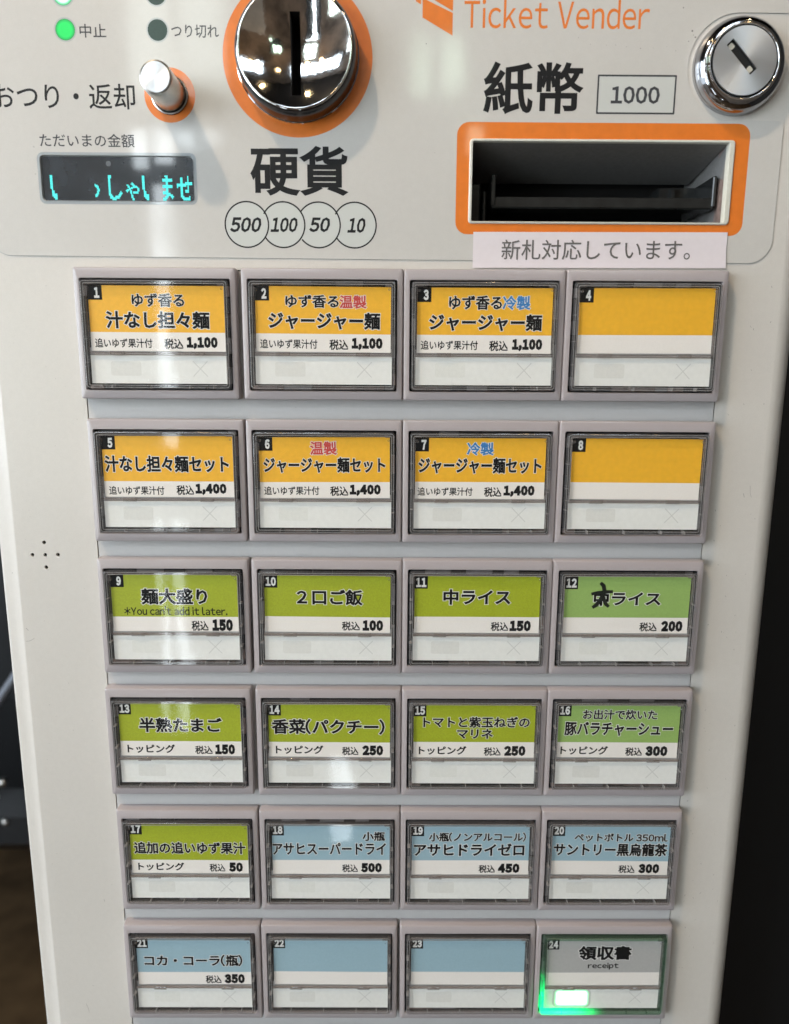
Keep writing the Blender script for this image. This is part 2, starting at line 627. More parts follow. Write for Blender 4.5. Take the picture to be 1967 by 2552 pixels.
# ================================================================== THE MACHINE
D = 4.5
machine = bpy.data.objects.new('ticket_machine', None)
COL.objects.link(machine)
machine['label'] = 'cream ticket vending machine with orange ringed coin slot and rows of menu keys'
machine['category'] = 'ticket machine'

# ---- painted front of the cabinet, with its openings
FZ0, FZ1 = FLOOR, 330.0
BILL = (72.0, 31.2, 92.6, 27.2)          # clear opening: centre x, centre z, width, height
holes = [rrect(72.4, 31.3, 95.4, 28.6, 1.2), rrect(0.6, -235, 241.6, 470.2, 0.6, 1),
         circle(-82.6, 59.4, 6.6), circle(-36.9, 72.0, 20.0), rrect(-103.0, 31.5, 56, 16.2, 1, 2)]
for hx, hz in ((-141.2, -104.1), (-146.3, -109.2), (-141.2, -109.2), (-136.1, -109.1), (-141.2, -114.3)):
    holes.append(circle(hx, hz, 0.72, 20))
front = plate('front_panel', [(-152.6, FZ0), (142.6, FZ0), (142.6, FZ1), (-152.6, FZ1)], holes, D, D + 1.0, M['body'], machine)


def side_wall(name, prof, mat):
    mb = MB()
    n = len(prof)
    v = [(x, y, FZ0) for x, y in prof] + [(x, y, FZ1) for x, y in prof]
    mb.add(v, [(i, i + 1, n + i + 1, n + i) for i in range(n - 1)])
    return mb.build(name, mat, machine, smooth=True, auto=50)


prof = [(142.6, D)]
for i in range(1, 11):
    a = R(90 * i / 10)
    prof.append((142.6 + 8.6 * math.sin(a), D + 8.6 * (1 - math.cos(a))))
prof.append((151.2, 420))
side_wall('side_panel', prof, M['body'])
prof = [(-160.4, 420), (-160.4, D + 3.2)]
for i in range(1, 7):
    a = R(90 * i / 6)
    prof.append((-160.4 + 1.8 * (1 - math.cos(a)), D + 3.2 - 1.6 * math.sin(a)))
prof += [(-156.5, D + 1.25), (-154.2, D + 0.75), (-153.3, D + 0.15), (-152.6, D)]
side_wall('side_panel', prof, M['body'])
# back and top close the cabinet
mb = MB()
mb.box(-160.4, 151.2, 420, 422, FZ0, FZ1)
mb.box(-160.0, 150.8, D + 9, 420, FZ1 - 2, FZ1)
mb.build('back_panel', M['body'], machine)
# flat black sheet standing in for the shade behind the speaker holes
mb = MB()
mb.box(-150, -131, D + 4, D + 5, -119, -100)
mb.build('speaker_dark_backing', M['void'], machine)
# hairline scratches in the paint
mb = MB()


def scratch(pts, w, y=D - 0.02):
    for (xa, za), (xb, zb) in zip(pts[:-1], pts[1:]):
        d = Vector((xb - xa, zb - za))
        L_ = max(d.length, 1e-6)
        nx, nz = -d.y / L_ * w / 2, d.x / L_ * w / 2
        mb.add([(xa - nx, y, za - nz), (xb - nx, y, zb - nz), (xb + nx, y, zb + nz), (xa + nx, y, za + nz)], [(0, 1, 2, 3)])


scratch([(-156.4 + 4.2, -145.6), (-150.8, -145.5), (-149.4, -144.9), (-148.5, -144.2)], 0.13)
scratch([(-151.6, -139.9), (-150.7, -141)], 0.18)
scratch([(-140.3, -318.5), (-139.6, -321), (-139.3, -323.5)], 0.13)
scratch([(-128.6, -265), (-128.3, -266)], 0.2)
scratch([(135.6, -83), (136.1, -84.6)], 0.2)
scratch([(138.0, -80), (138.3, -83), (138.9, -84.6)], 0.13)
for _ in range(60):
    sx_, sz_ = random.uniform(124, 142), random.uniform(-300, 0)
    scratch([(sx_, sz_), (sx_ + random.uniform(-.5, .5), sz_ - random.uniform(.2, .7))], random.uniform(.08, .22))
for _ in range(34):
    sx_, sz_ = random.uniform(-150, -124), random.uniform(-330, 0)
    scratch([(sx_, sz_), (sx_ + random.uniform(-.4, .4), sz_ - random.uniform(.1, .4))], random.uniform(.07, .16))
sc_ = mb.build('scratches', plain('paint_scratch', (0.27, 0.25, 0.23), 0.6), front)
sc_['kind'] = 'stuff'

# ---- laminated sheet over the upper front
SH = D - 0.32


def arc(cx, cz, r, a0, a1, n=8):
    return [(cx + r * math.cos(R(a0 + (a1 - a0) * i / n)), cz + r * math.sin(R(a0 + (a1 - a0) * i / n))) for i in range(n + 1)]


out = arc(-143.5, 13.0, 8.3, 180, 270) + arc(128.8, 11.9, 8.4, 270, 360) + arc(135.0, 50.1, 2.2, 0, 90, 4)
out += arc(118.6, 69.8, 17.45, -84, -272, 30) + [(137.2, 87.1), (137.2, 300), (-151.8, 300)]
sheet_holes = [rrect(72.4, 31.3, 95.6, 28.8, 1.2), circle(-82.6, 59.4, 6.5), circle(-36.9, 72.0, 20.5), rrect(-102.95, 31.5, 55.4, 15.6, 1.4)]
sheet = plate('front_sheet', out, sheet_holes, SH, D - 0.02, M['sheet'], machine)
mb = MB()
e = D - 0.012
n_ = len(out)
cxm = 0
outer = [(x + (0.18 if x > 0 else -0.18) * (0.5 if abs(x) < 120 else 1), z - 0.12) for x, z in out]
ringflat(mb, outer, out, e)  # thin darker line just outside the sheet, nudged outward and down
mb.build('sheet_edge_line', M['edge'], sheet)

# orange print
mb = MB()
ringflat(mb, rrect(72.7, 32.2, 105.6, 38.2, 4.3, 6), rrect(72.4, 31.3, 95.5, 28.7, 1.0, 6), SH - 0.02)
mb.build('orange_border', M['orange'], sheet)
mb = MB()
ringflat(mb, circle(-36.9, 72.1, 26.4, 96), circle(-36.9, 72.0, 20.4, 96), SH - 0.02)
mb.build('orange_ring', M['orange'], sheet)
mb = MB()
ringflat(mb, circle(-82.6, 59.4, 9.05, 72), circle(-82.6, 59.4, 6.5, 72), SH - 0.02)
mb.build('orange_ring', M['orange'], sheet)

# lettering on the sheet


def word(mat, s_, box, bold, parent=None, name='lettering', y=None, **kw):
    mb_ = MB()
    write(mb_, s_, box, SH if y is None else y, 0, bold=bold, **kw)
    return mb_.build(name, M[mat], parent or sheet)


word('ink', '硬貨', (-54.8, -19.2, 26.0, 43.0), 0.024, res=4)
word('ink', '紙幣', (29.0, 64.6, 53.9, 71.1), 0.022, res=4)
word('ink', 'おつり・返却', (-145.3, -95.0, 54.6, 63.0), 0.008, res=4)
word('ink', '500', (-62.9, -51.3, 13.3, 18.6), 0.036, slant=0.22)
word('ink', '100', (-48.0, -38.0, 13.4, 18.6), 0.036, slant=0.22)
word('ink', '50', (-33.8, -26.1, 13.5, 18.7), 0.036, slant=0.22)
word('ink', '10', (-19.8, -13.1, 13.3, 18.6), 0.036, slant=0.22)
word('inkg', '中止', (-113.1, -103.8, 77.7, 82.1), 0.008)
word('inkg', 'つり切れ', (-81.0, -64.4, 77.9, 82.1), 0.008)
word('inkg', 'ただいまの金額', (-130.1, -96.1, 42.0, 46.5), 0.008)
word('inkg', '1000', (74.5, 91.9, 57.6, 63.4), 0.03)
mb = MB()
xs = (-56.6, -43.3, -30.3, -17.1)
tint = plain('pale_coin_disc', (0.56, 0.57, 0.545), 0.4, coat=1.0)
for k, cx in enumerate(xs):
    flat(mb, circle(cx, 16.0, 7.75, 64), SH - 0.012 - 0.002 * (3 - k), 1)
for k, cx in enumerate(xs):
    pts = 64
    o_, i_ = circle(cx, 16.0, 8.2, pts), circle(cx, 16.0, 7.68, pts)
    for i in range(pts):
        j = (i + 1) % pts
        mx_, mz_ = (o_[i][0] + i_[i][0]) / 2, (o_[i][1] + i_[i][1]) / 2
        if k > 0 and math.hypot(mx_ - xs[k - 1], mz_ - 16.0) < 7.9:
            continue
        mb.add([(o_[i][0], SH - 0.022, o_[i][1]), (o_[j][0], SH - 0.022, o_[j][1]), (i_[j][0], SH - 0.022, i_[j][1]), (i_[i][0], SH - 0.022, i_[i][1])], [(0, 1, 2, 3)], 0)
mb.build('coin_circles', [M['ink'], tint], sheet)
mb = MB()
ringflat(mb, rrect(83.5, 60.65, 28.1, 12.9, 0.2, 1), rrect(83.5, 60.65, 26.9, 11.7, 0.1, 1), SH - 0.02, 0)
flat(mb, rrect(83.5, 60.65, 27.0, 11.8, 0.1, 1), SH - 0.012, 1)
mb.build('note_box', [M['inkg'], tint], sheet)
mb = MB()
write(mb, 'Ticket Vender', (21.6, 86.5, 81.6, 90.9), SH, 0, bold=0.004, res=4, gap=0.11)
mb.build('orange_lettering', M['orange'], sheet)
mb = MB()
flat(mb, [(4.6, 91.5), (6.4, 91.5), (6.4, 89.0), (4.6, 90.0)], SH - 0.02)
flat(mb, [(7.0, 84.9), (17.6, 79.2), (17.6, 86.4), (7.0, 91.0)], SH - 0.02)
flat(mb, [(9.5, 91.2), (17.6, 87.0), (17.6, 94.0), (10.5, 94.0)], SH - 0.02)
mb.build('orange_emblem', M['orange'], sheet)

# specks of dirt near the lock
mb = MB()


def scr2(x, z, r):
    flat(mb, circle(x, z, r, 7), SH - 0.02)


for x, z, r in ((101.8, 81.3, .35), (103.0, 79.3, .3), (102.3, 80.0, .15), (100.8, 78.0, .2), (98.1, 88.6, .25), (75.2, 76.6, .12), (79, 76.1, .12), (84, 75.6, .18),
                (72, 76.6, .1), (96.5, 74.9, .14), (8.4, 76.6, .2), (61.9, 78.9, .12), (93.2, 76.2, .1), (88.5, 75.8, .12), (66.3, 76.8, .1), (12, 41, .12), (-110, 8, .1)):
    scr2(x, z, r)
ds = mb.build('dirt_specks', plain('dirt', (0.20, 0.19, 0.18), 0.8), sheet)
ds['kind'] = 'stuff'


# ---- indicator lamps
def lamp(x, z, mat, lab):
    mb = MB()
    ringflat(mb, circle(0, 0, 3.95, 40), circle(0, 0, 3.3, 40), 0)
    rim = mb.build('indicator_lamp', M['ledrim'], machine, loc=(x, SH - 0.02, z))
    mb = MB()
    flat(mb, circle(0, 0, 3.45, 40), -0.015)
    mb.build('lens', mat, rim)
    rim['label'] = lab


lamp(-118.1, 80.2, M['ledon'], 'lit green indicator lamp beside 中止')
lamp(-85.8, 80.3, M['ledoff'], 'unlit dark green indicator lamp beside つり切れ')
lamp(-118.1, 91.2, M['ledhot'], 'bright green indicator lamp cut by the top of the picture')
lamp(-85.7, 91.6, M['ledoff'], 'unlit indicator lamp cut by the top of the picture')

# ---- amount display
mb = MB()
mb.loft([(0, 0, 55.4, 15.6, 1.4, 0.1), (0, 0, 54.8, 15.0, 1.2, 0.8)], 1)
mb.loft([(0, 0, 54.8, 15.0, 1.2, 0.8)], 0, cap0=True)
disp = mb.build('amount_display', [M['screen'], M['ledrim']], machine, loc=(-102.95, D - 0.6, 31.5))
mb = MB()
ringflat(mb, rrect(0, 0, 57.4, 17.6, 2.2), rrect(0, 0, 55.3, 15.5, 1.4), 0.24)
mb.build('display_border', plain('blue_grey_border', (0.33, 0.36, 0.38), 0.4, coat=1.0), disp)
mb = MB()


def dot_text(ch, cx, cz, w, h, x_hi=1.0, x_lo=0.0, nx=13, nz=16):
    v, f = glyph(ch, 0.020)
    if not f:
        return
    bv = BVHTree.FromPolygons([(a, b, 0.0) for a, b, c in v], f)
    ax, bx = min(q[0] for q in v), max(q[0] for q in v)
    az, bz = min(q[1] for q in v), max(q[1] for q in v)
    for i in range(nx):
        fx = (i + .5) / nx
        if fx > x_hi or fx < x_lo:
            continue
        for j in range(nz):
            fz = (j + .5) / nz
            p = Vector((ax + (bx - ax) * fx, az + (bz - az) * fz, 1.0))
            if bv.ray_cast(p, Vector((0, 0, -1)), 2.0)[0] is not None:
                X, Z = cx - w / 2 + w * fx, cz - h / 2 + h * fz
                dw, dh = w / nx * .46, h / nz * .46
                mb.add([(X - dw, 0, Z - dh), (X + dw, 0, Z - dh), (X + dw, 0, Z + dh), (X - dw, 0, Z + dh)], [(0, 1, 2, 3)])


tz = -3.0
dot_text('い', -21.8, tz, 6.0, 8.4, x_hi=0.42)
dot_text('っ', -9.2, tz - 1.3, 4.6, 5.2, x_lo=0.62)
dot_text('し', -1.2, tz, 5.0, 8.6)
dot_text('や', 5.0, tz - 1.2, 5.0, 6.2)
dot_text('い', 11.6, tz, 6.0, 8.4, x_hi=0.42)
dot_text('ま', 17.4, tz, 5.2, 8.6, x_lo=0.2)
dot_text('せ', 24.0, tz, 5.6, 8.4)
for v_ in range(len(mb.v)):
    a_ = mb.v[v_]
    mb.v[v_] = (a_[0] - 0.0, a_[1], a_[2])
mb.build('display_dots', M['dots'], disp, loc=(0, 0.75, 0))
mb = MB()
flat(mb, circle(-3.2, 5.2, 0.95, 24), 0.77)
mb.build('sensor_dot', plain('sensor_grey', (0.10, 0.11, 0.12), 0.4), disp)

# ---- change return knob
mb = MB()
mb.lathe([(6.5, D - .9), (6.1, D - 1.1), (5.75, D - .6), (5.75, D + 6)])
knob = mb.build('return_knob', M['steel'], machine, loc=(-82.6, 0, 59.4), smooth=True, auto=30)
mb = MB()
mb.lathe([(4.75, -11.7), (5.35, -11.35), (5.55, -10.8), (5.55, D + 6)], n=64)
mb.build('knob_shaft', M['steel'], knob, smooth=True, auto=30)
mb = MB()
mb.lathe([(0.01, 0), (2.4, 0), (4.76, 0)], n=48)
mb.build('knob_face', M['brushed'], knob, loc=(0, -11.71, 0))
mb = MB()
mb.lathe([(6.5, D + .4), (5.4, D + .6)], n=48)
mb.build('knob_gap', M['void'], knob)

# ---- coin slot
coin = bpy.data.objects.new('coin_slot', None)
COL.objects.link(coin)
coin.parent = machine
coin.location = (-36.9 * MM, 0, 72.0 * MM)
mb = MB()
mb.lathe([(21.9, D - .3), (21.8, D - .9), (21.5, D - 1.1)], n=128)
mb.build('base_ring', M['chrome'], coin, smooth=True, auto=40)
mb = MB()
mb.lathe([(21.5, D - 1.0), (21.2, -1.2), (20.6, -3.2), (19.95, -3.95)], n=128)
mb.build('collar', M['chrome_dark'], coin, smooth=True, auto=50)
mb = MB()
mb.lathe([(19.95, -3.9), (19.6, -4.12), (19.15, -4.05)], n=128)
mb.build('bright_rim', M['chrome'], coin, smooth=True)
# concave dish with the slot cut through it
SW, SHh, SZ = 1.75, 13.3, -1.5
RD = 19.2
bm_v, bm_f = [], []


def dish_y(x, z):
    return -4.0 + 3.4 * (1 - (x * x + z * z) / (RD * RD))


NA, NR = 96, 22
inner = []
for i in range(NA):
    a = 2 * math.pi * i / NA
    dx, dz = math.cos(a), math.sin(a)
    # the slot outline along this ray from the slot centre
    t = min(SW / abs(dx) if abs(dx) > 1e-6 else 1e9, SHh / abs(dz) if abs(dz) > 1e-6 else 1e9)
    inner.append((dx * t, SZ + dz * t))
for c_ in ((SW, SZ + SHh), (-SW, SZ + SHh), (-SW, SZ - SHh), (SW, SZ - SHh)):
    k = min(range(NA), key=lambda q: (inner[q][0] - c_[0]) ** 2 + (inner[q][1] - c_[1]) ** 2)
    inner[k] = c_
for k in range(NR + 1):
    t = k / NR
    for i in range(NA):
        a = 2 * math.pi * i / NA
        ix, iz = inner[i]
        ox, oz = RD * math.cos(a), RD * math.sin(a)
        x, z = ix + (ox - ix) * t, iz + (oz - iz) * t
        bm_v.append((x, dish_y(x, z), z))
for k in range(NR):
    for i in range(NA):
        j = (i + 1) % NA
        bm_f.append((k * NA + j, k * NA + i, (k + 1) * NA + i, (k + 1) * NA + j))
make('dish', bm_v, bm_f, M['chrome_dish'], coin, smooth=True)
mb = MB()
ns = 24
for sx in (-1, 1):
    vv = []
    for i in range(ns + 1):
        z = SZ - SHh + 2 * SHh * i / ns
        vv += [(sx * SW, dish_y(SW, z), z), (sx * (SW - .28), dish_y(SW, z) + .5, z), (sx * (SW - .3), 8, z)]
    for i in range(ns):
        a = i * 3
        mb.add([vv[a], vv[a + 3], vv[a + 4], vv[a + 1]], [(0, 1, 2, 3)], 2)
        mb.add([vv[a + 1], vv[a + 4], vv[a + 5], vv[a + 2]], [(0, 1, 2, 3)], 1)
for zz in (SZ - SHh, SZ + SHh):
    mb.add([(-SW, dish_y(SW, zz), zz), (SW, dish_y(SW, zz), zz), (SW, 8, zz), (-SW, 8, zz)], [(0, 1, 2, 3)], 1)
mb.box(-20.5, 20.5, 8, 8.5, -20.5, 20.5, 1)
mb.build('slot_throat', [M['chrome_dark'], M['void'], M['chrome']], coin)

# ---- banknote slot
bill = bpy.data.objects.new('banknote_slot', None)
COL.objects.link(bill)
bill.parent = machine
bill.location = (72.0 * MM, 0, 31.2 * MM)
mb = MB()
mb.loft([(.4, .1, 95.8, 29.0, 1.3, D - .3), (.4, .1, 95.6, 28.8, 1.3, D - .75), (.4, .1, 95.0, 28.2, 1.1, D - .95), (0, 0, 92.9, 27.5, .6, D - .95), (0, 0, 92.5, 27.1, .5, D - .6), (0, 0, 92.5, 27.1, .5, D + 2)], 0)
mb.build('slot_frame', M['cream'], bill, smooth=True, auto=30)
W2, T2, B2 = 46.25, 13.55, -13.55
mb = MB()      # sloping hood, side cheeks, floor and back
q = [(-W2, D + .8, T2), (W2, D + .8, T2), (W2 - 1, D + 33, 7.8), (-W2 + 1, D + 33, 7.8)]
mb.add(q, [(0, 1, 2, 3)], 0)
mb.add([(-W2, D + .8, T2), (-W2, D + .8, B2), (-W2, D + 40, B2), (-W2, D + 40, 6.6), (-W2 + 1, D + 33, 7.8)], [(0, 1, 2, 3, 4)], 3)
mb.add([(W2, D + 2, T2), (W2, D + 2, 2), (W2 - .4, D + 16, 6)], [(0, 1, 2)], 0)
mb.add([(W2 + .01, D + .8, T2), (W2 + .01, D + .8, B2), (W2 + .01, D + 8, B2), (W2 + .01, D + 8, T2)], [(0, 1, 2, 3)], 1)
mb.add([(W2 + .01, D + 8, B2), (W2 + .01, D + 40, B2), (W2 + .01, D + 40, T2), (W2 + .01, D + 8, T2)], [(0, 1, 2, 3)], 0)
mb.add([(-W2, D + .8, B2), (W2, D + .8, B2), (W2, D + 40, B2 + 2), (-W2, D + 40, B2 + 2)], [(0, 1, 2, 3)], 2)
mb.add([(-W2, D + 40, B2), (W2, D + 40, B2), (W2, D + 40, T2), (-W2, D + 40, T2)], [(0, 1, 2, 3)], 3)
mb.build('slot_hood', [M['hood'], M['brown'], M['dust'], M['void']], bill)
mb = MB()
LX0, LX1, LY = -38.2, 45.0, 10.0
mb.box(LX0, LX1, LY, LY + 7, -7.6, -3.6, bev=0.5)
mb.box(LX0 - .2, LX0 + 1.3, LY - .6, LY + 22, -6.9, 4.0, bev=0.35)
mb.box(LX1 - 1.2, LX1 + .2, LY - .6, LY + 22, -6.9, 4.0, bev=0.35)
mb.box(LX0, LX1, LY + 7, LY + 26, -6.8, -4.6)
mb.box(LX0 + 1, LX0 + 18, LY + 10, LY + 14, -4.6, -3.2)
mb.box(LX0 + 18.6, LX0 + 46, LY + 9, LY + 14, -4.6, -3.5)
mb.box(LX1 - 36, LX1 - 14, LY + 10, LY + 14, -4.6, -3.0)
mb.box(LX1 - 16, LX1 - 1, LY + 14, LY + 24, -4.6, 3.2)
mb.box(LX1 - 12, LX1 - 10.6, LY + 12, LY + 14, -4.6, 2.8)
mb.build('note_tray', M['tray'], bill)
mb = MB()
mb.box(-W2 + .3, LX0 - 4, LY + 2, LY + 20, B2 + .5, 1.5, bev=.6)
mb.box(LX0 - 3.2, LX0 - 2, LY + 1, LY + 20, B2 + .5, -1.5, bev=.3)
mb.build('tray_guide', M['tray'], bill)

# ---- lock
M['chrome_lock'] = plain('worn_chrome', (0.46, 0.46, 0.48), 0.07, metal=1.0, grain=0.06, grain_scale=300)
lk = bpy.data.objects.new('key_lock', None)
COL.objects.link(lk)
lk.parent = machine
lk.location = (118.7 * MM, 0, 69.7 * MM)
mb = MB()
pr = [(15.9, D), (15.95, D - .5)]
for i in range(1, 15):
    a = R(90 * i / 14)
    pr.append((12.4 + 3.5 * math.cos(a), D - .5 - 5.2 * math.sin(a)))
mb.lathe(pr, n=128)
mb.build('lock_collar', M['chrome_lock'], lk, smooth=True, auto=60)
mb = MB()
mb.lathe([(12.4, -1.2), (12.1, -1.35), (11.75, -1.2), (11.7, -.6)], n=128)
mb.build('lock_rim', M['chrome'], lk, smooth=True)
mb = MB()
mb.lathe([(11.75, -.5), (11.0, -.5)], n=96)
mb.lathe([(11.0, -.45), (0.01, -.45)], n=96)
mb.build('lock_gap', M['void'], lk)
KA = R(-46)
kc, ks = math.cos(KA), math.sin(KA)
kx0, kz0 = -1.2, 1.2


def krot(x, z):
    return (kx0 + x * kc - z * ks, kz0 + x * ks + z * kc)


key_hole = [krot(x, z) for x, z in rrect(0, 0, 13.0, 3.0, .15, 1)]
v, f = plate_geo(circle(0, 0, 11.05, 96), [key_hole], -1.5, -.9)
make('lock_face', v, f, M['brushed'], lk)
mb = MB()
for sx in (-1, 1):
    pts = [krot(sx * 5.0 + x, -.15 + z) for x, z in rrect(0, 0, 1.9, 1.8, .4, 2)]
    flat(mb, pts, -.75)
mb.build('lock_pin', M['brass'], lk)

# ---- strip behind the keys
plate('key_strip', [(-119.75, -600), (120.95, -600), (120.95, -0.35), (-119.75, -0.35)], [], D + .05, D + .9, M['strip'], machine)
mb = MB()
mb.box(-122, 123, D + 1.1, D + 1.6, -620, 0.4)
mb.build('strip_shadow_gap', M['void'], machine)

# ================================================================== KEYS
LEFTS = [[-120.3, -58.8, 1.1, 60.9], [-119.1, -58.8, 1.1, 60.9], [-119.2, -58.4, 1.3, 61.1],
         [-119.9, -58.4, 1.5, 61.2], [-118.8, -58.5, 1.4, 61.3], [-119.4, -59.3, 1.5, 61.4]]
TOPS = [0.4, -54.8, -109.5, -163.9, -218.7, -274.0]
KW, KH = 59.75, 47.8


def shared(key, mb, name, mats, parent, smooth=False, auto=None, loc=(0, 0, 0), store={}):
    if key not in store:
        o = mb().build(name, mats, parent, loc, smooth, auto)
        store[key] = o
        return o
    o = store[key].copy()
    COL.objects.link(o)
    o.parent = parent
    o.location = tuple(q_ * MM for q_ in loc)
    o.rotation_euler = (0, 0, 0)
    return o


def bezel_mb():
    mb = MB()
    L = []
    for w_, y in ((0, D), (0, 1.3), (-.18, .65), (-.65, .18), (-1.35, 0)):
        L.append((0, 0, KW + w_, KH + w_, .7, y))
    # rounded top nose, flat face, opening
    L += [(0.05, -.35, 55.5, 40.7, .8, 0), (0.05, -.35, 55.2, 40.4, .6, .2), (0.05, -.35, 55.1, 40.3, .5, 4.3)]
    mb.loft(L, 0, n=3)
    return mb


def housing_mb(seed):
    def f():
        rnd = random.Random(seed)
        mb = MB()
        mb.loft([(0.05, -.35, 55.0, 40.2, .4, 1.0), (0.05, -.35, 55.0, 40.2, .4, 4.25)], 0, n=1)
        flat(mb, rrect(0.05, -.35, 55.0, 40.2, .4, 1), 4.25, 0)
        # contact carrier pieces seen through the clear wall
        x = -26.5
        while x < 26:
            w = rnd.uniform(4, 12)
            x2 = min(x + w, 26.8)
            mb.box(x, x2 - .3, rnd.uniform(1.2, 2.6), 4.2, 17.9, 19.4, rnd.choice((0, 0, 1, 0)))
            mb.box(x, x2 - .3, rnd.uniform(1.2, 2.6), 4.2, -20.1, -18.5, rnd.choice((0, 1, 2, 2, 0)))
            x = x2
        z = -18.2
        while z < 17:
            h = rnd.uniform(3, 10)
            z2 = min(z + h, 17.6)
            mb.box(-27.0, -25.4, rnd.uniform(1.0, 2.6), 4.2, z, z2 - .3, rnd.choice((0, 0, 1, 0)))
            mb.box(25.8, 27.1, rnd.uniform(1.0, 2.6), 4.2, z, z2 - .3, rnd.choice((0, 0, 1, 0, 2)))
            z = z2
        return mb
    return f


CAPY = -1.7


def cap_mb():
    mb = MB()
    c, z = .05, -.4
    mb.loft([(c, z, 54.0, 39.2, .9, 3.8), (c, z, 54.0, 39.2, 1.0, CAPY + .55), (c, z, 53.7, 38.9, 1.0, CAPY + .12), (c, z, 53.1, 38.3, .9, CAPY)], 0, n=3)
    mb.loft([(c, z, 53.0, 38.2, .8, CAPY), (c, z, 51.6, 36.8, .6, CAPY), (c, z, 51.4, 36.6, .5, CAPY + .4), (c, z, 51.4, 36.6, .4, 3.6)], 0, n=3)
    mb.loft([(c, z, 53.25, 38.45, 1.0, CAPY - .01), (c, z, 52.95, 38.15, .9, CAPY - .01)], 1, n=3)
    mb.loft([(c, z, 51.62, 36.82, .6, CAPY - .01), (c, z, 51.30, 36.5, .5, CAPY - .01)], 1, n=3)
    # injection ribs standing in the clear wall
    for x_ in (-17.5, -3.0, 11.5, 20.5):
        mb.box(x_, x_ + .22, CAPY + .3, 2.5, -19.9, -18.6, 1)
    for z_ in (-12.0, -3.5, 6.0):
        mb.box(25.9, 26.9, CAPY + .3, 2.5, z_, z_ + .2, 1)
        mb.box(-26.8, -25.8, CAPY + .3, 2.5, z_ + 1.5, z_ + 1.7, 1)
    return mb


def rib_mb():
    mb = MB()
    # thin rim of the lid over the upper card and the hinge bars under it
    mb.loft([(.2, 5.7, 51.3, 25.2, .5, -.6), (.2, 5.7, 51.1, 25.0, .5, -.9), (.2, 5.7, 50.6, 24.5, .4, -.9), (.2, 5.7, 50.5, 24.4, .4, -.2)], 0, n=2)
    mb.box(-25.4, 26.0, -1.0, -.5, -6.95, -6.60)
    mb.box(-25.4, 26.0, -.7, -.2, -7.55, -7.25)
    mb.lathe([(.55, -1.1), (.4, -1.25), (.25, -1.1)], cx=-24.2, cz=16.0, n=12)
    mb.lathe([(.45, -1.1), (.3, -1.2), (.2, -1.1)], cx=24.7, cz=16.2, n=12)
    mb.box(-25.2, -22.8, -1.2, -.9, 17.5, 18.3)
    mb.box(23.3, 25.4, -1.2, -.9, 17.3, 18.3)
    return mb


def clip_mb():
    mb = MB()
    mb.box(-2.7, 2.7, -1.25, -.4, -.75, .65, bev=.2)
    return mb


def pane_mb():
    mb = MB()
    # gently domed clear front
    nx, nz = 14, 10
    v, f = [], []
    for j in range(nz + 1):
        for i in range(nx + 1):
            u, w = i / nx * 2 - 1, j / nz * 2 - 1
            v.append((.05 + u * 26.4, CAPY - .02 + .0 - .22 * (1 - u * u) * (1 - w * w), -.4 + w * 19.0))
    for j in range(nz):
        for i in range(nx):
            a = j * (nx + 1) + i
            f.append((a, a + 1, a + nx + 2, a + nx + 1))
    mb.add(v, f)
    return mb


def label_mb():
    mb = MB()
    mb.box(-25.3, 25.7, .25, .5, -18.1, -7.8, 0)
    mb.box(-25.4, 25.6, .55, .9, -18.0, -5.0, 1)
    return mb


CX0, CX1, CZ1, CZ0 = -24.8, 25.3, 17.35, -6.2
CW, CH = CX1 - CX0, CZ1 - CZ0


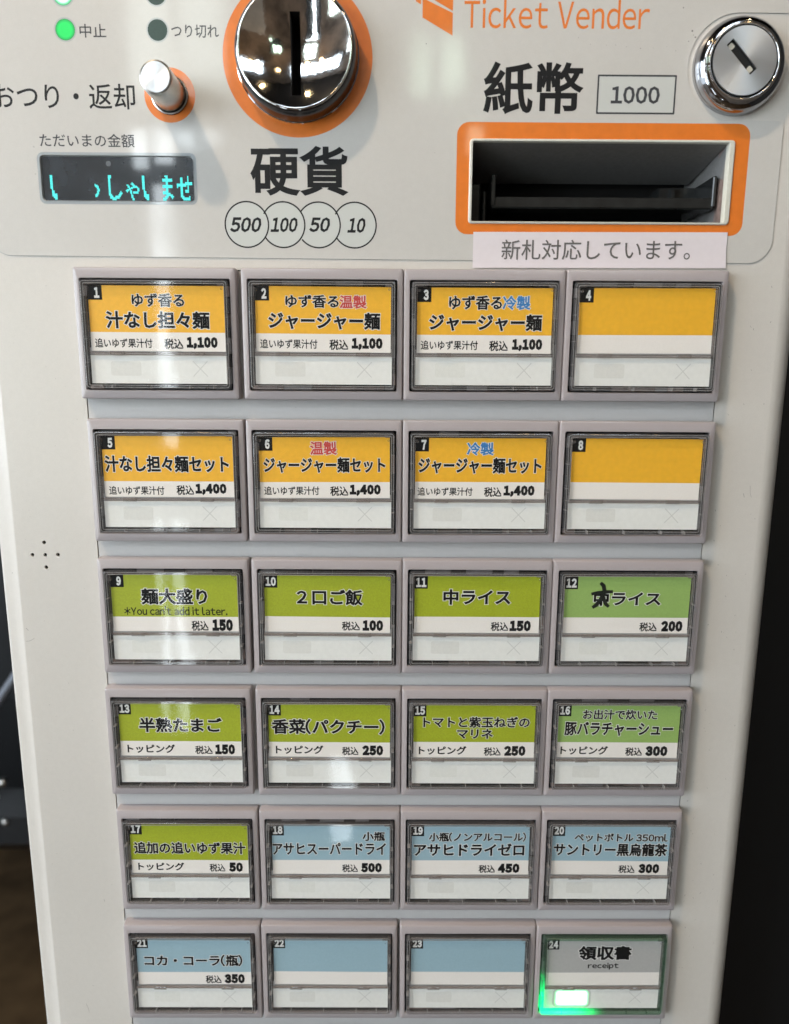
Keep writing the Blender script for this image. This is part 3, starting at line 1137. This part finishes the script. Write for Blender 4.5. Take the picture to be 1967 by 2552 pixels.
def key(num, row, col, band, split, title, prices, lab, tilt=(0, 0), hand=False):
    root_x = LEFTS[row][col] + KW / 2
    root_z = TOPS[row] - KH / 2
    k = shared('bezel', bezel_mb, 'menu_key', M['bezel'], machine, True, 35, (root_x, random.uniform(-.12, .12), root_z))
    k.rotation_euler = (0, R(random.uniform(-.12, .12)), 0)
    k['label'] = lab
    h = housing_mb(num % 7)().build('key_housing', [M['dark'], M['dark2'], M['brown']], k)
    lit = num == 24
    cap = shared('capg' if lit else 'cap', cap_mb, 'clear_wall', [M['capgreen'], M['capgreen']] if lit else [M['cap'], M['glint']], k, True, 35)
    shared('rib', rib_mb, 'lid_rim', M['rib'], k, True, 35)
    for cx in (-14.8, 15.0):
        shared('clip', clip_mb, 'hinge_clip', M['rib'], k, True, 35, loc=(cx, 0, -6.95))
    # upper card, printed
    mats = [M['paper'], band, M['black'], M['white'], M['redink'], M['blueink'], M['marker']]
    mb = MB()
    cy = .25
    mb.box(CX0, CX1, cy, cy + .25, CZ0, CZ1, 0)
    zs = CZ1 - split * CH
    flat(mb, [(CX0 + .02, zs), (CX1 - .02, zs), (CX1 - .02, CZ1 - .02), (CX0 + .02, CZ1 - .02)], cy - .015, 1)
    sq = 5.2
    flat(mb, [(CX0 + .02, CZ1 - 5.2), (CX0 + sq, CZ1 - 5.2), (CX0 + sq, CZ1 - .02), (CX0 + .02, CZ1 - .02)], cy - .03, 2)
    card = mb.build('menu_card', mats, k)
    crook = R(random.uniform(-.35, .35))
    card.rotation_euler = (0, crook, 0)
    slip = (random.uniform(-.15, .15) * MM, 0, random.uniform(-.12, .12) * MM)
    card.location = slip
    mb = MB()
    s = str(num)
    w = 1.9 if len(s) == 1 else 4.1
    xa = CX0 + (2.3 if len(s) == 1 else .55)
    write(mb, s, (xa, xa + w, CZ1 - 4.55, CZ1 - .75), cy - .03, 3, bold=0.060, gap=0.16)

    def bx(u0, u1, v0, v1):
        return (CX0 + u0 * CW, CX0 + u1 * CW, CZ1 - v1 * CH, CZ1 - v0 * CH)
    for t in title:
        txt, b, colr, bold = t[0], t[1], t[2], t[3]
        b = (b[0] - .006, b[1] + .006, b[2] - .012, b[3] + .012)
        write(mb, txt, bx(*b), cy - .015, colr, bold=bold, halo=(0.038 if len(t) < 5 else 0), mh=3, gap=.09)
    for t in prices:
        txt, b, bold = t
        write(mb, txt, bx(*b), cy, 2, bold=bold, gap=0.20)
    if hand:
        def hp(X, Y):
            return (CX0 + (X - 903) / 657 * CW, CZ1 - (Y - 157) / 313 * CH)
        for st, ww in (([(1043, 252), (1075, 246), (1115, 241), (1155, 238)], 1.4), ([(1088, 190), (1104, 206), (1110, 230), (1104, 256), (1090, 288), (1070, 314), (1052, 327)], 1.5),
                       ([(1100, 248), (1110, 280), (1122, 308), (1138, 322)], 1.35)):
            P_ = [hp(*q_) for q_ in st]
            L_, Rr = [], []
            for i, p_ in enumerate(P_):
                a_, b_ = P_[max(i - 1, 0)], P_[min(i + 1, len(P_) - 1)]
                dx, dz = b_[0] - a_[0], b_[1] - a_[1]
                l_ = math.hypot(dx, dz)
                wi = ww * (.42 if i in (0, len(P_) - 1) else .55)
                L_.append((p_[0] - dz / l_ * wi, p_[1] + dx / l_ * wi))
                Rr.append((p_[0] + dz / l_ * wi, p_[1] - dx / l_ * wi))
            for i in range(len(P_) - 1):
                mb.add([(Rr[i][0], cy - .115 - .004 * ww, Rr[i][1]), (Rr[i + 1][0], cy - .115 - .004 * ww, Rr[i + 1][1]),
                        (L_[i + 1][0], cy - .115 - .004 * ww, L_[i + 1][1]), (L_[i][0], cy - .115 - .004 * ww, L_[i][1])], [(0, 1, 2, 3)], 6)
        flat(mb, circle(*hp(1245, 250), .16, 8), cy - .1, 6)
    cl = mb.build('card_lettering', mats, k)
    cl.rotation_euler = (0, crook, 0)
    cl.location = slip
    shared('label', label_mb, 'blank_label', [M['label'], M['holder']], k)
    # faint lamp window and sold-out cross showing through the label
    if lit:
        mb = MB()
        flat(mb, rrect(0, 0, 17.0, 9.9, 2.4, 5), 0)
        mb.build('lit_lamp_window', M['led24'], k, loc=(-12.9, .22, -12.9))
    else:
        def win_mb():
            mb = MB()
            flat(mb, rrect(-12.3, -12.6, 11.4, 5.3, .8, 3), .235)
            return mb
        shared('win%d' % (num % 3), win_mb, 'lamp_window', M['faint'] if num % 3 else M['faint2'], k)

    def cross_mb():
        mb = MB()
        for a in (1, -1):
            dx, dz = 2.7, 2.8 * a
            l_ = math.hypot(dx, dz)
            nx, nz = -dz / l_ * .17, dx / l_ * .17
            y = .235 - .004 * a
            mb.add([(15.5 - dx - nx, y, -12.6 - dz - nz), (15.5 + dx - nx, y, -12.6 + dz - nz), (15.5 + dx + nx, y, -12.6 + dz + nz), (15.5 - dx + nx, y, -12.6 - dz + nz)], [(0, 1, 2, 3)])
        return mb
    shared('cross', cross_mb, 'faint_cross', M['faintx'], k)
    p = shared('pane', pane_mb, 'key_window', M['pane'], k, True)
    p.rotation_euler = (R(tilt[0]), 0, R(tilt[1]))
    return k


Y, G, LG, B, GR = M['yellow'], M['green'], M['lgreen'], M['blue'], M['grey']
TB = 0.033          # weight of titles
TK = ('追いゆず果汁付', (.03, .455, .805, .95), .018)
ZK = '税込'


def zp(n, a, b, c, d, v0=.785, v1=.965):
    return [(ZK, (a - .006, b, v0 + .018, v1 + .003), .024), (n, (c, d, v0 - .012, v1 + .005), .095)]


TP = ('トッピング', (.055, .45, .783, .948), .030)
key(1, 0, 0, Y, .71, [('ゆず香る', (.325, .70, .13, .31), 2, .028), ('汁なし担々麺', (.125, .88, .40, .645), 2, TB)], [TK] + zp('1,100', .55, .685, .71, .94),
    'yellow menu key numbered 1, 汁なし担々麺', tilt=(.6, 0))
key(2, 0, 1, Y, .72, [('ゆず香る', (.228, .61, .14, .31), 2, .028), ('温製', (.625, .815, .14, .32), 4, .028), ('ジャージャー麺', (.10, .915, .40, .64), 2, TB)],
    [TK] + zp('1,100', .55, .685, .71, .94), 'yellow menu key numbered 2 with red 温製')
key(3, 0, 2, Y, .72, [('ゆず香る', (.24, .62, .13, .32), 2, .028), ('冷製', (.635, .83, .13, .32), 5, .028), ('ジャージャー麺', (.095, .92, .41, .645), 2, TB)],
    [TK] + zp('1,100', .545, .68, .71, .935), 'yellow menu key numbered 3 with blue 冷製')
key(4, 0, 3, Y, .715, [], [], 'blank yellow menu key numbered 4')
key(5, 1, 0, Y, .74, [('汁なし担々麺セット', (.02, .96, .33, .58), 2, TB)], [('追いゆず果汁付', (.035, .46, .82, .965), .018)] + zp('1,400', .56, .69, .70, .94),
    'yellow menu key numbered 5, 担々麺セット')
key(6, 1, 1, Y, .735, [('温製', (.395, .59, .08, .28), 4, .028), ('ジャージャー麺セット', (.037, .96, .34, .57), 2, TB)], [TK] + zp('1,400', .545, .68, .69, .93),
    'yellow menu key numbered 6 with red 温製')
key(7, 1, 2, Y, .72, [('冷製', (.40, .595, .08, .27), 5, .028), ('ジャージャー麺セット', (.03, .965, .33, .57), 2, TB)], [('追いゆず果汁付', (.02, .445, .81, .95), .018)] + zp('1,400', .54, .67, .685, .925),
    'yellow menu key numbered 7 with blue 冷製')
key(8, 1, 3, Y, .72, [], [], 'blank yellow menu key numbered 8', tilt=(0, -24.5 * .5 + 10))
key(9, 2, 0, G, .74, [('麺大盛り', (.24, .755, .25, .515), 2, TB), ("*You can't add it later.", (.10, .91, .565, .70), 2, .02, 1)], zp('150', .63, .76, .79, .955, .79, .99),
    'green menu key numbered 9, 麺大盛り')
key(10, 2, 1, G, .725, [('２口ご飯', (.26, .775, .25, .51), 2, TB)], zp('100', .62, .76, .78, .945), 'green menu key numbered 10')
key(11, 2, 2, G, .715, [('中ライス', (.235, .76, .24, .49), 2, TB)], zp('150', .62, .755, .765, .935), 'green menu key numbered 11')
key(12, 2, 3, LG, .72, [('中ライス', (.24, .765, .27, .50), 2, TB)], zp('200', .62, .755, .787, .96), 'faded green menu key numbered 12 with a handwritten mark', hand=True)
key(13, 3, 0, G, .72, [('半熟たまご', (.17, .84, .285, .54), 2, TB)], [TP] + zp('150', .62, .76, .78, .945), 'green menu key numbered 13')
key(14, 3, 1, G, .72, [('香菜(パクチー)', (.03, .95, .29, .56), 2, TB)], [TP] + zp('250', .61, .74, .77, .945), 'green menu key numbered 14')
key(15, 3, 2, G, .705, [('トマトと紫玉ねぎの', (.085, .95, .235, .42), 2, .03), ('マリネ', (.365, .65, .465, .63), 2, .03)], [('トッピング', (.045, .44, .783, .948), .030)] + zp('250', .59, .725, .75, .93),
    'green menu key numbered 15')
key(16, 3, 3, LG, .71, [('お出汁で炊いた', (.205, .805, .10, .27), 2, .028), ('豚バラチャーシュー', (.06, .945, .33, .575), 2, TB)], [('トッピング', (.03, .425, .783, .948), .030)] + zp('300', .575, .71, .735, .92),
    'faded green menu key numbered 16')
key(17, 4, 0, G, .73, [('追加の追いゆず果汁', (.035, .97, .375, .60), 2, TB)], [TP] + zp('50', .67, .80, .83, .95), 'green menu key numbered 17')
key(18, 4, 1, B, .715, [('小瓶', (.775, .955, .155, .32), 2, .034), ('アサヒスーパードライ', (.01, .965, .375, .60), 2, .030)], zp('500', .60, .73, .755, .935), 'pale blue menu key numbered 18', tilt=(0, 0))
key(19, 4, 2, B, .71, [('小瓶(ノンアルコール)', (.15, .965, .155, .32), 2, .034), ('アサヒドライゼロ', (.025, .955, .375, .61), 2, .034)], zp('450', .58, .715, .74, .925), 'pale blue menu key numbered 19')
key(20, 4, 3, B, .72, [('ペットボトル 350ml', (.19, .975, .17, .32), 2, .034), ('サントリー黒烏龍茶', (.02, .98, .37, .61), 2, .034)], zp('300', .585, .72, .75, .93), 'pale blue menu key numbered 20')
key(21, 5, 0, B, .735, [('コカ・コーラ(瓶)', (.07, .92, .37, .60), 2, TB)], zp('350', .60, .735, .76, .94, .79, .98), 'pale blue menu key numbered 21')
key(22, 5, 1, B, .72, [], [], 'blank pale blue menu key numbered 22')
key(23, 5, 2, B, .72, [], [], 'blank pale blue menu key numbered 23')
key(24, 5, 3, GR, .72, [('領収書', (.28, .735, .15, .44), 2, .042), ('receipt', (.37, .63, .52, .645), 2, .03, 1)], [], 'grey receipt key numbered 24 glowing green at its lower left')

# ================================================================== PAPER NOTICE
mb = MB()
NX, nz0, nz1 = 24, 1.25, 13.9
v, f = [], []
for i in range(NX + 1):
    u = i / NX
    x = 26.6 + u * 93.6
    lift = .10 + .28 * max(0, u - .93) / .07 * .3
    for zz in (nz0, (nz0 + nz1) / 2, nz1):
        v.append((x + (0.35 if zz == nz0 else 0) * u, 3.95 - lift - (0.10 if zz == nz0 else 0), zz + .4 * u))
nv = len(v)
v += [(x, y + .12, z) for x, y, z in v]
for i in range(NX):
    for j in range(2):
        a = i * 3 + j
        f.append((a, a + 3, a + 4, a + 1))
        f.append((nv + a, nv + a + 1, nv + a + 4, nv + a + 3))
ring = [i * 3 for i in range(NX + 1)] + [NX * 3 + 1] + [i * 3 + 2 for i in range(NX, -1, -1)] + [1]
for a, b in zip(ring, ring[1:] + ring[:1]):
    f.append((a, nv + a, nv + b, b))
notice = make('paper_notice', v, f, M['notice'])
notice['label'] = 'white paper strip with 新札対応しています。 stuck below the banknote slot'
notice['category'] = 'notice'
mb = MB()
write(mb, '新札対応しています。', (37.1, 106.9, 4.3, 11.4), 3.74, 0, bold=0.004, res=3, rot=R(.25))
mb.build('lettering', M['noticeink'], notice)

# ================================================================== SURROUNDINGS
def struct(name, mb, mats):
    o = mb.build(name, mats)
    o['kind'] = 'structure'
    return o


struct('floor', MB().box(-3600, 3600, -3600, 3600, FLOOR - 30, FLOOR - 2), M['floor'])
struct('ceiling', MB().box(-3600, 3600, -3600, 3600, 1500, 1530), M['ceiling'])
struct('back_wall', MB().box(-3600, 3600, 2300, 2350, FLOOR - 1, 1499), M['wall'])

struct('side_wall', MB().box(1500, 1540, -1660, 2300, FLOOR - 1, 1499), plain('dark_side_wall', (0.05, 0.045, 0.04), 0.7))

# shop windows behind the viewer: what the gloss and the chrome reflect
WALLY = -1600


def wall_with_openings(x0, x1, z0, z1, opens):
    """a wall facing the machine, pierced by rectangular openings"""
    v_, f_ = plate_geo([(x0, z0), (x1, z0), (x1, z1), (x0, z1)], [[(a, c), (b, c), (b, d), (a, d)] for a, b, c, d in opens], WALLY - 60, WALLY)
    o = make('window_wall', v_, f_, M['beige'])
    o['kind'] = 'structure'


OPEN = [(-700, -425, -1010, 560, 'hot', 'narrow bright shop window behind the viewer'),
        (-660, -390, 625, 930, 'dim', 'dim upper shop window looking onto trees'),
        (40, 220, 500, 780, 'dim', 'small high shop window right of the others'),
        (-172, -110, -1330, -1120, 'hot', 'small pane at the foot of the wall'),
        (-1260, -850, -430, 230, 'hot', 'low dim shop window beside the tall bright one'),
        (-1250, -150, 1000, 1330, 'hot', 'wide window added high under the ceiling to brighten the coin dish'),
        (350, 820, 1000, 1330, 'hot', 'shorter window added high under the ceiling at the right to brighten the coin dish'),
        (-1800, -1360, -650, 1050, 'hot', 'tall bright shop window at the left end of the wall')]
wall_with_openings(-1900, 1500, FLOOR - 1, 1499, [q_[:4] for q_ in OPEN])
struct('right_wall', MB().box(300, 1499, WALLY - 8 + 10, WALLY + 12, FLOOR, 460).box(860, 1499, WALLY + 2, WALLY + 12, 461, 1450), plain('cream_wall', (0.78, 0.68, 0.58), 0.8, grain=0.2, grain_scale=5))


def shop_window(x0, x1, z0, z1, blinds, mat, lab):
    e_ = bpy.data.objects.new('shop_window', None)
    COL.objects.link(e_)
    e_.location = (x0 * MM, WALLY * MM, z0 * MM)
    e_['label'] = lab
    e_['category'] = 'window'
    mb = MB()
    for (a, b, c, d) in blinds:
        mb.box(a - x0, b - x0, -20, 0, c - z0, d - z0)
    mb.build('window_frame', M['wframe'], e_)
    MB().box(0, x1 - x0, -44, -40, 0, z1 - z0).build('window_pane', mat, e_)


shop_window(-700, -425, -1010, 560, [(-700, -646, -1010, 560), (-604, -592, 430, 560), (-646, -604, 430, 462), (-542, -534, 430, 560), (-592, -542, 430, 474), (-489, -475, 430, 560),
            (-534, -489, 430, 515), (-475, -425, 430, 531), (-646, -600, -170, 430), (-562, -425, -170, 430), (-646, -425, -470, -170), (-646, -640, -1010, -470),
            (-616, -592, -1010, -470), (-562, -425, -1010, -470)], M['outdoors'], OPEN[0][5])
shop_window(-660, -390, 625, 930, [(-660, -640, 625, 930), (-530, -518, 625, 930), (-405, -390, 625, 930)], M['outdoors_dim'], OPEN[1][5])
shop_window(40, 220, 500, 780, [(82, 110, 500, 780), (165, 220, 570, 780), (40, 165, 500, 630), (165, 178, 500, 570)], M['outdoors_green'], OPEN[2][5])
shop_window(-172, -110, -1330, -1120, [(-150, -146, -1330, -1120)], M['outdoors'], OPEN[3][5])
shop_window(-1260, -850, -430, 230, [(-1260, -1235, -430, 230), (-1075, -1045, -430, 230), (-875, -850, -430, 230), (-1235, -1075, -20, 0)], M['outdoors_dim'], OPEN[4][5])
shop_window(-1800, -1360, -650, 1050, [(-1800, -1770, -650, 1050), (-1600, -1575, -650, 1050), (-1390, -1360, -650, 1050), (-1770, -1600, 300, 325), (-1575, -1390, -150, -125)], M['outdoors'], OPEN[7][5])
for i_ in (5, 6):  # high windows added to brighten what the coin dish reflects
    a_, b_, c_, d_ = OPEN[i_][:4]
    shop_window(a_, b_, c_, d_, [(a_, b_, c_, c_ + 20), (a_, b_, d_ - 20, d_)] + [(x_ - 12, x_ + 12, c_ + 20, d_ - 20) for x_ in range(int(a_) + 12, int(b_), 180)], M['outdoors_side'], OPEN[i_][5])
e_ = bpy.data.objects.new('shop_window', None)
COL.objects.link(e_)
e_.location = (-2.5, -2.3, -0.35)
e_['label'] = 'wide shop window along the left side of the room'
e_['category'] = 'window'
mb = MB()
for k in range(5):
    mb.box(0, 60, k * 430 - 20, k * 430 + 20, 0, 1500)
for zz in (0, 900, 1470):
    mb.box(1, 59, 0, 1740, zz, zz + 35)
mb.build('window_frame', M['wframe'], e_)
MB().box(-24, -20, 0, 1740, 0, 1500).build('window_pane', M['outdoors_side'], e_)


def spotlight(x, y, lab, r=28, drop=60):
    e_ = bpy.data.objects.new('ceiling_spotlight', None)
    COL.objects.link(e_)
    e_.location = (x * MM, y * MM, 1.5)
    e_['label'] = lab
    e_['category'] = 'lamp'
    mb = MB()
    for (ra, za), (rb, zb) in zip([(8, 0), (8, -drop), (r + 18, -drop - 10), (r + 18, -drop - 90)][:-1], [(8, -drop), (r + 18, -drop - 10), (r + 18, -drop - 90)]):
        n = 20
        vv = [(ra * math.cos(2 * math.pi * i / n), ra * math.sin(2 * math.pi * i / n), za) for i in range(n)] + [(rb * math.cos(2 * math.pi * i / n), rb * math.sin(2 * math.pi * i / n), zb) for i in range(n)]
        mb.add(vv, [(i, (i + 1) % n, n + (i + 1) % n, n + i) for i in range(n)])
    mb.build('lamp_shade', M['wframe'], e_)
    n = 20
    MB().add([(r * math.cos(2 * math.pi * i / n), r * math.sin(2 * math.pi * i / n), -drop - 75) for i in range(n)], [tuple(reversed(range(n)))]).build('bulb', M['bulb'], e_)
    return e_


key_lamp = spotlight(-510, -470, 'warm ceiling spotlight nearest the machine', 24, 420)
spotlight(300, -1300, 'warm ceiling spotlight right of the aisle')
spotlight(-420, -1100, 'warm ceiling spotlight left of the aisle')
spotlight(800, -900, 'warm ceiling spotlight farthest from the machine')
for px_, py_, pz_, lab in ((-700, -1450, 900, 'pendant lamp hanging farthest left'), (-380, -1250, 820, 'pendant lamp left of the aisle'), (60, -1350, 980, 'pendant lamp over the aisle'),
                           (420, -1200, 800, 'low pendant lamp right of the aisle'), (820, -1450, 960, 'pendant lamp hanging farthest right')):
    e_ = bpy.data.objects.new('pendant_lamp', None)
    COL.objects.link(e_)
    e_.location = (px_ * MM, py_ * MM, pz_ * MM)
    e_['label'] = 'warm ' + lab
    e_['category'] = 'lamp'
    n = 20
    sh = MB()
    for (ra, za), (rb, zb) in (((3, 1498 - pz_), (3, 60)), ((12, 60), (62, 0))):
        vv = [(ra * math.cos(2 * math.pi * i / n), ra * math.sin(2 * math.pi * i / n), za) for i in range(n)] + [(rb * math.cos(2 * math.pi * i / n), rb * math.sin(2 * math.pi * i / n), zb) for i in range(n)]
        sh.add(vv, [(i, (i + 1) % n, n + (i + 1) % n, n + i) for i in range(n)])
    sh.build('lamp_shade', M['wframe'], e_)
    MB().lathe([(26 * math.sin(R(a)), -26 * math.cos(R(a))) for a in range(2, 179, 22)], n=14).build('bulb', M['bulb_soft'], e_, smooth=True)
ld = bpy.data.lights.new('spot_beam', 'SPOT')
ld.energy = 24
ld.color = (1.0, 0.79, 0.57)
ld.shadow_soft_size = 0.020
ld.spot_size = R(70)
ld.spot_blend = 0.6
lo = bpy.data.objects.new('spot_beam', ld)
COL.objects.link(lo)
lo.parent = key_lamp
lo.location = (0, 0, -0.52)
dirv = Vector((0.0, 0.0, -0.06)) - Vector((-0.51, -0.47, 0.98))
lo.rotation_euler = dirv.to_track_quat('-Z', 'Y').to_euler()

# black cabinet to the right of the machine
mb = MB()
mb.box(0, 620, 0, 500, 0, 1600, bev=6)
bc = mb.build('black_cabinet', M['blackcab'], None, loc=(172, 60, FLOOR))
bc['label'] = 'matt black cabinet standing right of the ticket machine'
bc['category'] = 'cabinet'

# black upholstered bench beyond the machine at the left
bench = bpy.data.objects.new('bench', None)
COL.objects.link(bench)
bench.location = (-0.75, 1.30, FLOOR * MM)
bench['label'] = 'blurred black bench on the brown floor left of the machine'
bench['category'] = 'bench'
MB().box(-520, 420, -260, 240, 330, 470, bev=40).build('seat', M['leather'], bench, smooth=True, auto=40)
MB().box(-520, 420, 200, 300, 440, 1010, bev=30).build('backrest', M['leather'], bench, smooth=True, auto=40)
for sx in (-460, 360):
    for sy in (-200, 220):
        MB().tube([(sx, sy, 0), (sx, sy, 340)], 14).build('leg', M['tube'], bench)
MB().tube([(-190, -300, 440), (50, -300, 770)], 9).build('rail', M['tube'], bench)
for sx, sz, rr in ((4, 546, 9), (-13, 514, 6), (2, 462, 7)):  # small steel beads added to give the blurred glints by the bench
    MB().lathe([(rr * math.sin(R(a)), -rr * math.cos(R(a))) for a in range(2, 179, 16)], n=20).build('glint_bead', M['steel'], bench, loc=(sx, -320, sz), smooth=True)
